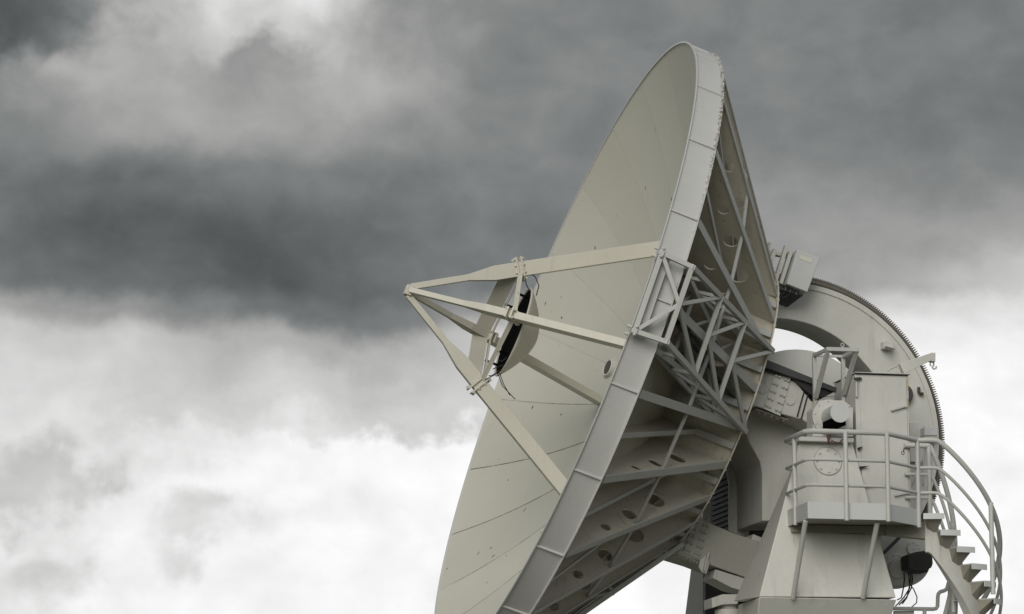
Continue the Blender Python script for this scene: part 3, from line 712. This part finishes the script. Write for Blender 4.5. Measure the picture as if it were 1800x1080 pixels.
# encoder motor on the bearing
mo = thing('encoder_motor', 'round grey drum motor bolted on the bearing above the railing', 'motor', O + E * 2.05)
mb = MB(); mb.lathe(O + E * 2.05, E, Z, [(.0005, 0), (.235, 0), (.235, .04), (.18, .04), (.18, .05), (.0005, .05)], 40)
for k in range(10): a = k * PI / 5 + .2; mb.bolt(O + E * 2.09 + (F * math.cos(a) + Z * math.sin(a)) * .21, E, .013, .013)
mb.build('flange', 'main', mo, smooth=30)
mb = MB(); mb.lathe(O + E * 2.10 - Z * .0, E, Z, [(.125, 0), (.125, .36), (.128, .37), (.128, .42), (.0005, .42)], 36); mb.build('drum', 'grey', mo, smooth=30)
mb = MB(); mb.box(O + E * 2.30 - Z * .115 + F * .01, F * .095, Z * .045, E * .20); mb.build('terminal_box', 'void', mo, bevel=.006)
mb = MB(); p = O + E * 2.2 - Z * .12 + F * .05
mb.path([p, p - Z * .1, p - Z * .25 + F * .02, P(1463, 775, 2.2), P(1474, 780, 2.2), P(1482, 772, 2.2)], .009, 6)
p = O + E * 2.2 - Z * .12; mb.path([p, p - Z * .12 + F * .03, p - Z * .25 + F * .06, P(1452, 755, 2.12)], .007, 6); mb.build('cable', 'red', mo)
# lifting frame
lfm = thing('lifting_frame', 'small open steel lifting frame with an eye bolt standing over the bearing', 'frame', P(1458, 700, 1.7))
mb = MB(); e_f, e_n = 1.55, 2.15
nt = [P(1456, 614, e_n), P(1506, 615.5, e_n)]; ft = [P(1431, 625, e_f), P(1482, 627, e_f)]
mb.bar(nt[0], nt[1], .05, .05, Z, .03)
for i in range(2):
    mb.bar(nt[i], ft[i], .045, .045, Z)
mb.bar(ft[0], ft[1], .035, .035, Z)
mb.build('top_frame', 'galv', lfm, bevel=.003)
for i, (x, y) in enumerate(((1433, 712), (1482, 706))):
    mb = MB(); mb.bar(ft[i], P(x, y, e_f), .05, .05, E); mb.build('leg', 'galv', lfm, bevel=.003)
    mb = MB(); mb.bar(nt[i], P(x + 1, y - 13, e_f + .06), .055, .05, E); mb.build('leg', 'galv', lfm, bevel=.003)
mb = MB(); pe = (nt[0] + nt[1]) / 2 + Z * .06 - F * -.0
mb.path([pe + (F * math.cos(a) + Z * math.sin(a)) * .022 for a in [k * PI / 8 for k in range(17)]], .007, 6); mb.tube(pe - Z * .06, pe - Z * .02, .008); mb.build('eye_bolt', 'galv', lfm)

# ================================================================== PLATFORM
eP = 3.1
L2, R2 = P(1420.5, 912, eP), P(1560.5, 914.5, eP); zf = (L2.z + R2.z) / 2; L2.z = R2.z = zf
R3, L1 = Pz(1614.5, 925, zf), Pz(1384, 926, zf)
toe_t = P(1421, 882, eP).z; z1, z2, z3 = P(1415, 757.5, eP).z, P(1415, 807, eP).z, P(1415, 852, eP).z
plat = thing('access_platform', 'grey railed steel access platform in front of the yoke leg', 'platform', (L2 + R2) / 2)
eb0 = P(1530, 900, 2.0)
Bk0, Bk1 = L1 - E * .75 - F * .1, R3 - E * 1.6
mb = MB(); deck = [L1, L2, R2, R3, Bk1, V((Bk0.x, Bk0.y, zf))]
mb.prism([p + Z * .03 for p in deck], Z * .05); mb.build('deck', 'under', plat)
mb = MB()
for a_, b_ in ((L1, L2), (L2, R2), (R2, R3)):
    d_ = (b_ - a_).normalized(); o_ = d_.cross(Z)
    mb.prism([a_ + o_ * .004, b_ + o_ * .004, b_ + o_ * .004 + Z * (toe_t - zf), a_ + o_ * .004 + Z * (toe_t - zf)], -o_ * .02)
mb.build('toe_board', 'grey', plat, bevel=.003)
mb = MB()
for a_, b_ in ((L1 - F * .1 - E * .08, R3 - E * .2), (L2 - E * .9 + F * -.05, R2 - E * .9)): mb.bar(V((a_.x, a_.y, zf - .03)), V((b_.x, b_.y, zf - .03)), .07, .10, Z)
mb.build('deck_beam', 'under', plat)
for x0, y0, x1, y1 in ((1416, 916, 1394, 1052), (1542, 919, 1517, 1051)):
    p = P(x1, y1, 2.33); q = Pz(x0, y0, zf - .02); mb = MB(); mb.tube(q, p, .034); mb.build('brace', 'galv', plat)
def at_plan(a_, b_, x):
    for i in range(60):
        pass
    lo_, hi_ = 0., 1.
    f_ = lambda p: 900 + FPX * (p - EYE).dot(RT) / (p - EYE).dot(FW)
    for i in range(40):
        m_ = (lo_ + hi_) / 2
        if (f_(a_.lerp(b_, m_)) < x): lo_ = m_
        else: hi_ = m_
    return a_.lerp(b_, lo_)
post_pts = [at_plan(L1, L2, 1397.5) + E * .02, at_plan(L2, R2, 1487) + E * .035, R2 + E * .03, R3 + E * .02]
for p in post_pts:
    mb = MB(); mb.tube(V((p.x, p.y, zf - .02)), V((p.x, p.y, z1)), .030, 12); mb.build('rail_post', 'galv', plat)
def rail(z, r, x0, extra=None):
    pts = [L1, L1.lerp(L2, .93), L2.lerp(R2, .05), L2.lerp(R2, .93), R2.lerp(R3, .10), R3]
    return [V((p.x, p.y, z)) for p in pts]
for z, r in ((z1, .034), (z2, .022), (z3, .022)):
    mb = MB(); pts = rail(z, r, 0); mb.path([pts[0] - F * .18 - E * .15, pts[0] - E * .03 - F * .02] + pts, r, 12); mb.build('rail', 'galv', plat)
bp = Pz(1632.5, 784, z1)
mb = MB(); mb.tube(V((bp.x, bp.y, zf - .05)), V((bp.x, bp.y, z1 + .0)), .032); mb.build('rail_post', 'galv', plat)
for z, r in ((z1, .034), (z2 - .02, .022), (z3, .022)):
    mb = MB(); q = V((bp.x, bp.y, z)); mb.tube(q, q + F * .33 - E * .02, r); mb.build('rail', 'galv', plat)

# ================================================================== CABINET
ec = 2.0
cab = thing('equipment_cabinet', 'tall pale grey steel equipment cabinet standing on the platform beside the yoke leg', 'cabinet', P(1550, 890, ec))
tl_, tr_, br_, bl_ = P(1504, 657.5, ec), P(1597.5, 659, ec), P(1600.5, 893, ec), P(1504, 893, ec)
tr_.z = tl_.z; br_ = V((tr_.x, tr_.y, zf + .08)); bl_ = V((tl_.x, tl_.y, zf + .08))
mb = MB(); mb.prism([tl_ - E * .02, tr_ - E * .02, br_ - E * .02, bl_ - E * .02], -E * .9); mb.build('body', 'main', cab, bevel=.006)
mb = MB(); mb.prism([tl_ + F * .015 + Z * .012 + E * .03, tr_ - F * .015 + Z * .012 + E * .03, tr_ - F * .015 + Z * .022 + E * .03, tl_ + F * .015 + Z * .022 + E * .03], -E * .97); mb.build('lid', 'main', cab, bevel=.003)
mb = MB(); mb.prism([tl_ + Z * .003 + E * .012, tr_ + Z * .003 + E * .012, tr_ + Z * .010 + E * .012, tl_ + Z * .010 + E * .012], -E * .05); mb.build('gasket', 'black', cab)
mb = MB(); dtl, dtr = tl_ - F * .06 - Z * .03, tr_ + F * .035 - Z * .03; dbr, dbl = br_ + F * .035 + Z * .05, bl_ - F * .06 + Z * .05
mb.prism([dtl - E * .019, dtr - E * .019, dbr - E * .019, dbl - E * .019], E * .022); door = mb.build('door', 'main', cab, bevel=.004)
for x0, y0, x1, y1 in ((1566, 721.5, 1592, 714), (1572, 871, 1597, 866)):
    mb = MB(); p, q = P(x0, y0, ec + .035), P(x1, y1, ec + .035); mb.bar(p, q, .028, .02, E); mb.disc(q - E * .035, E, .022, .05, 12); mb.build('handle', 'galv', door, bevel=.004)
for y0, y1 in ((672, 698), (868, 886)): mb = MB(); mb.tube(P(1505.5, y0, ec + .01), P(1505.8, y1, ec + .01), .016); mb.build('hinge', 'galv', cab)
mb = MB(); mb.prism([P(1501, 664.5, ec + .01), P(1513, 664, ec + .01), P(1514, 668, ec + .01), P(1501, 668, ec + .01)], E * .03); mb.build('latch', 'black', cab)
mb = MB(); mb.path([P(1587 + 2.6 * math.cos(a), 796 + 3.2 * math.sin(a), ec + .007) for a in [k * PI / 8 - .6 for k in range(14)]], .004, 5); mb.tube(P(1589, 787, ec + .008), P(1588, 795, ec + .008), .006, 6); mb.build('keyhole', 'gear', door)
mb = MB(); 
for y0, y1 in ((664, 686), (700, 716)): mb.prism([P(1595.6, y0, ec + .004), P(1596.8, y0, ec + .004), P(1596.9, y1, ec + .004), P(1595.7, y1, ec + .004)], E * .002)
mb.build('tape', 'yellow', cab)
mb = MB()
for y in (787, 821, 855): p = P(1506, y, 2.02); mb.add([p - F * .02 - E * .06, p - F * .02 + E * .06, p - F * .02 - Z * .04, P(1518 + (y - 787) * .32, y - 2, 2.06)], [(0, 1, 2), (0, 1, 3), (1, 2, 3), (0, 2, 3)])
mb.build('hook', 'dark', cab)
# jib hoist on the cabinet
jib = thing('jib_hoist', 'short grey hoist arm with a hook reaching out over the cabinet lid', 'hoist', P(1585, 655, 1.75))
mb = MB(); p, q = P(1583, 648, 1.75), P(1640, 626, 1.75)
up_ = (q - p).cross(E).normalized(); 
if up_.z < 0: up_ = -up_
mb.loft([p - up_ * .085 - E * .05, p - up_ * .085 + E * .05, p + up_ * .06 + E * .05, p + up_ * .06 - E * .05], [q - up_ * .045 - E * .05, q - up_ * .045 + E * .05, q + up_ * .045 + E * .05, q + up_ * .045 - E * .05]); mb.build('arm', 'main', jib, bevel=.004)
mb = MB(); mb.prism([P(1637, 622, 1.81), P(1644.5, 620, 1.81), P(1644.5, 636, 1.81), P(1637, 635, 1.81)], -E * .12); mb.build('end_bracket', 'main', jib, bevel=.004)
mb = MB(); h0 = P(1641, 636, 1.75); mb.path([h0, h0 - Z * .05, h0 - Z * .08 + F * .02, h0 - Z * .10 + F * .0, h0 - Z * .09 - F * .03, h0 - Z * .06 - F * .04], .012, 8); mb.path([h0 + F * .04, h0 + F * .05 - Z * .05, h0 + F * .03 - Z * .06], .010, 8); mb.build('hook', 'galv', jib)
mb = MB(); mb.path([P(1561, 652, 1.9), P(1564, 648.5, 1.9), P(1577, 643.5, 1.9), P(1578, 645, 1.9), P(1578, 656, 1.9)], .014, 8); mb.build('grab_handle', 'galv', jib)

# things behind the cabinet on the arch
vent = thing('round_vent', 'dark round vent seen edge-on just right of the cabinet door', 'vent', P(1602, 694, .5))
mb = MB(); mb.disc(P(1585, 694, HW + .005), E, .135, .09, 32); mb.build('vent_hood', 'dark', vent, bevel=.01)
mb = MB(); mb.lathe(P(1585, 694, HW + .003), E, Z, [(.137, 0), (.137, .05), (.15, .05), (.15, 0)], 32, close=True); mb.build('vent_collar', 'main', vent)
hk = thing('wall_hook', 'small dark bent hook on the arch face behind the cabinet', 'hook', P(1617, 688, .45))
mb = MB(); mb.path([P(1615, 681, .42), P(1615, 690, .42), P(1618, 692.5, .42), P(1623, 692.5, .42)], .022, 8); mb.build('hook_rod', 'gear', hk)
sw = thing('limit_switch_box', 'small pale grey switch box on a bracket at the edge of the gear arch', 'switch box', P(1636, 762, .5))
mb = MB(); mb.prism([P(1625, 751, .62), P(1648, 751, .62), P(1648, 766, .62), P(1625, 766, .62)], -E * .2); mb.build('case', 'grey', sw, bevel=.006)
mb = MB(); mb.prism([P(1625, 766.5, .60), P(1649, 766.5, .60), P(1649, 770, .60), P(1625, 770, .60)], -E * .22); mb.prism([P(1623, 752, .45), P(1627, 752, .45), P(1627, 785, .45), P(1623, 785, .45)], -E * .07); mb.build('bracket', 'main', sw, bevel=.003)
cb = thing('junction_panel', 'flat grey junction panel on the arch behind the stair rail', 'panel', P(1612, 780, .42))
mb = MB(); mb.prism([P(1600, 743, .44), P(1623, 743, .44), P(1623, 812, .44), P(1600, 812, .44)], -E * .06); mb.build('panel_plate', 'main', cb, bevel=.005)
mb = MB(); mb.tube(P(1624, 775, .44), P(1623, 850, .44), .012); mb.path([P(1622, 806, .44), P(1612, 830, .44), P(1604, 850, .44)], .01, 6); mb.build('conduit', 'galv', cb)

# ================================================================== SPIRAL STAIR
depth_s = (R3 - EYE).dot(FW)
RO = .955
ctr = V((R3.x, R3.y, 0)) + F * -.42 - E * .86
def SP(th, r, z): a = math.radians(th); return V((ctr.x, ctr.y, 0)) + (E * math.cos(a) - F * math.sin(a)) * r + Z * z
STEP, RISE = 12.8, .212
zt1 = P(1641, 902, (SP(-2, RO, 0) - C).dot(E)).z
stair = thing('spiral_staircase', 'curved grey steel staircase winding down from the right end of the platform', 'staircase', V((ctr.x, ctr.y, .16)))
NT_ = 22; TH0 = -14.0
def zt(i): return zt1 - RISE * i
def spine_z(th): return zt1 - RISE * (th - TH0) / STEP
tr0 = None
for i in range(NT_):
    th = TH0 + STEP * i; z = zt(i); hw_ = STEP * .64
    mb = MB(); n_ = 6; hs = .075
    ou = [SP(th - hw_ + 2 * hw_ * k / n_, RO, z) for k in range(n_ + 1)]; inn_ = [SP(th + hw_ - 2 * hw_ * k / n_, .36, z) for k in range(n_ + 1)]
    mb.prism([p - Z * .012 for p in ou + inn_], Z * .012)
    for k in range(n_): mb.hexa([ou[k], ou[k + 1], ou[k + 1] - Z * hs, ou[k] - Z * hs], [x + (SP(th, 1, 0) - SP(th, 0, 0)) * .012 for x in (ou[k], ou[k + 1], ou[k + 1] - Z * hs, ou[k] - Z * hs)])
    o = mb.build('tread', 'grey', stair)
    mb = MB()
    a_, b_ = SP(th - hw_, RO - .01, z - .011), SP(th + hw_ , RO - .01, z - .011); c_, d_ = SP(th + hw_, .62, z - .011), SP(th - hw_, .62, z - .011)
    e_, f_ = SP(th + hw_ * .4, .68, z - .26), SP(th - hw_ * .6, .68, z - .20)
    mb.add([a_, b_, c_, d_, e_, f_], [(0, 1, 2, 3), (0, 1, 4, 5), (1, 2, 4), (0, 5, 3), (2, 3, 5, 4)])
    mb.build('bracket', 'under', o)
mb = MB(); pts = []; fs = []; m_ = 90; tA, tB = TH0 - 8, TH0 + STEP * (NT_ - .5)
for k in range(m_ + 1):
    th = tA + (tB - tA) * k / m_; z = min(spine_z(th), zt1 + .05) - .06
    pts += [SP(th, .72, z), SP(th, .72, z - .47), SP(th, .58, z - .47), SP(th, .58, z)]
for k in range(m_):
    for j in range(4): fs.append((k * 4 + j, k * 4 + (j + 1) % 4, (k + 1) * 4 + (j + 1) % 4, (k + 1) * 4 + j))
fs += [(0, 1, 2, 3), tuple(m_ * 4 + j for j in range(4))[::-1]]
mb.add(pts, fs); mb.build('stringer', 'main', stair, bevel=.008, smooth=40)
mb = MB(); s0 = SP(TH0 - 7, .65, zt1 - .20); mb.bar(s0, s0 + F * .55 + Z * .04, .12, .22, Z); mb.build('landing_beam', 'under', stair, bevel=.008)
def hz(th, h):                                # rail height: level at the top, then following the steps
    x = max(0., th - (TH0 + 2)); s_ = x * x / (x + 6.0) if x > 0 else 0
    return h - RISE * s_ / STEP
for r0, tag_ in ((RO - .01, 'o'), (.36, 'i')):
    for h, rr_ in ((z1, .034), (z2, .022), (z3, .022)):
        th_s = -26 if tag_ == 'o' else -24
        mb = MB(); pts = [SP(th_s + 4 * k, r0, hz(th_s + 4 * k, h)) for k in range(int((STEP * NT_) / 4))]
        if tag_ == 'o': pts = [V((R3.x, R3.y, h)) + E * .0] + pts[2:]
        else: pts = [V((bp.x, bp.y, h))] + pts[2:]
        mb.path(pts, rr_, 12); mb.build('handrail', 'galv', stair)
    for th in ((40, 118, 196) if tag_ == 'o' else (52, 130, 200)):
        mb = MB(); i_ = (th - TH0) / STEP; zz = zt1 - RISE * i_
        p = SP(th, r0 + (.02 if tag_ == 'o' else -.02), 0); mb.tube(V((p.x, p.y, zz - .12)), V((p.x, p.y, hz(th, z1))), .032)
        mb.build('rail_post', 'galv', stair)

# ================================================================== DRIVE under the platform
dr = thing('elevation_drive', 'round grey gearbox with a black motor hanging under the platform beside the stair', 'gearbox', P(1586, 988, .7))
mb = MB(); c0 = P(1588, 979, .75)
mb.lathe(c0, E, Z, [(.0005, 0), (.385, 0), (.40, -.015), (.40, -.40), (.0005, -.40)], 48); mb.build('housing', 'main', dr, smooth=30)
mb = MB(); mb.lathe(P(1576, 1001, .75), E, Z, [(.0005, .03), (.20, .03), (.22, .02), (.22, 0)], 36)
for k in range(14): a = k * PI / 7; mb.bolt(P(1576, 1001, .77) + (F * math.cos(a) + Z * math.sin(a)) * .19, E, .014, .02)
mb.lathe(P(1576, 1001, .78), E, Z, [(.0005, .05), (.12, .05), (.13, 0)], 30); mb.build('flange', 'main', dr, smooth=30)
mb = MB(); mb.disc(P(1606, 965, .752), E, .10, .03, 32)
for k in range(8): a = k * PI / 4; mb.bolt(P(1606, 965, .782) + (F * math.cos(a) + Z * math.sin(a)) * .08, E, .011, .014)
mb.bolt(P(1606, 965, .782), E, .012, .014); mb.build('inspection_cover', 'main', dr, bevel=.003)
mb = MB(); q = [(1582, 980), (1598, 974), (1612, 972), (1626, 976), (1627.5, 994), (1625, 1002), (1619, 1004), (1619, 1010), (1598, 1009), (1584, 1004)]
mb.prism([P(x, y, .85) for x, y in q], E * .30); mt_ = mb.build('motor', 'black', dr, bevel=.02)
mb = MB()
for x0, x1, x2, y2 in ((1600, 1598, 1586, 1062), (1603, 1602, 1580, 1064), (1597, 1599, 1574, 1066), (1589, 1588, 1577, 1055)):
    mb.path([P(x0, 1008, 1.0), P(x0 + 1, 1018, .95), P(x1, 1034, .9), P((x1 + x2) / 2 + 2, 1051, .9), P(x2, y2, .9)], .009, 6)
mb.path([P(1598, 1026, 1.0), P(1606, 1036, 1.0), P(1612, 1050, 1.0), P(1611, 1060, 1.0), P(1602, 1068, 1.0)], .008, 6); mb.build('cable', 'cable', dr)
mb = MB(); mb.bar(P(1553, 973, .9), P(1582, 944, .9), .04, .05, E); mb.build('strut', 'dark', dr)

# lower landing rail
gr = thing('guard_rail', 'bent grey pipe guard rail low down between the mount and the stair', 'railing', P(1610, 1090, 1.2))
mb = MB(); mb.path([P(1570, 1070, 1.2), P(1640, 1071, 1.2), P(1645.5, 1070, 1.2), P(1648, 1066, 1.2), P(1648.5, 1050, 1.2), P(1649.5, 1044, 1.2), P(1653, 1040.5, 1.2), P(1660, 1038.5, 1.2), P(1664, 1036, 1.2), P(1666, 1030, 1.2), P(1667.5, 1024, 1.2)], .026, 12)
mb.build('rail', 'galv', gr)
for x in (1625, 1669):
    mb = MB(); p = P(x, 1070 if x < 1650 else 1030, 1.2); mb.tube(p, V((p.x, p.y, p.z - (1.0 if x < 1650 else 1.3))), .026); mb.build('rail_post', 'galv', gr)
mb = MB(); mb.path([P(1677, 1040, 1.15), P(1670, 1065, 1.15), P(1665, 1090, 1.15)], .02, 8); mb.build('rail_brace', 'galv', gr)
mb = MB(); mb.prism([P(1572, 1074, 1.15), P(1607, 1074, 1.15), P(1607, 1160, 1.15), P(1572, 1160, 1.15)], -E * .05); mb.build('panel', 'grey', gr, bevel=.004)
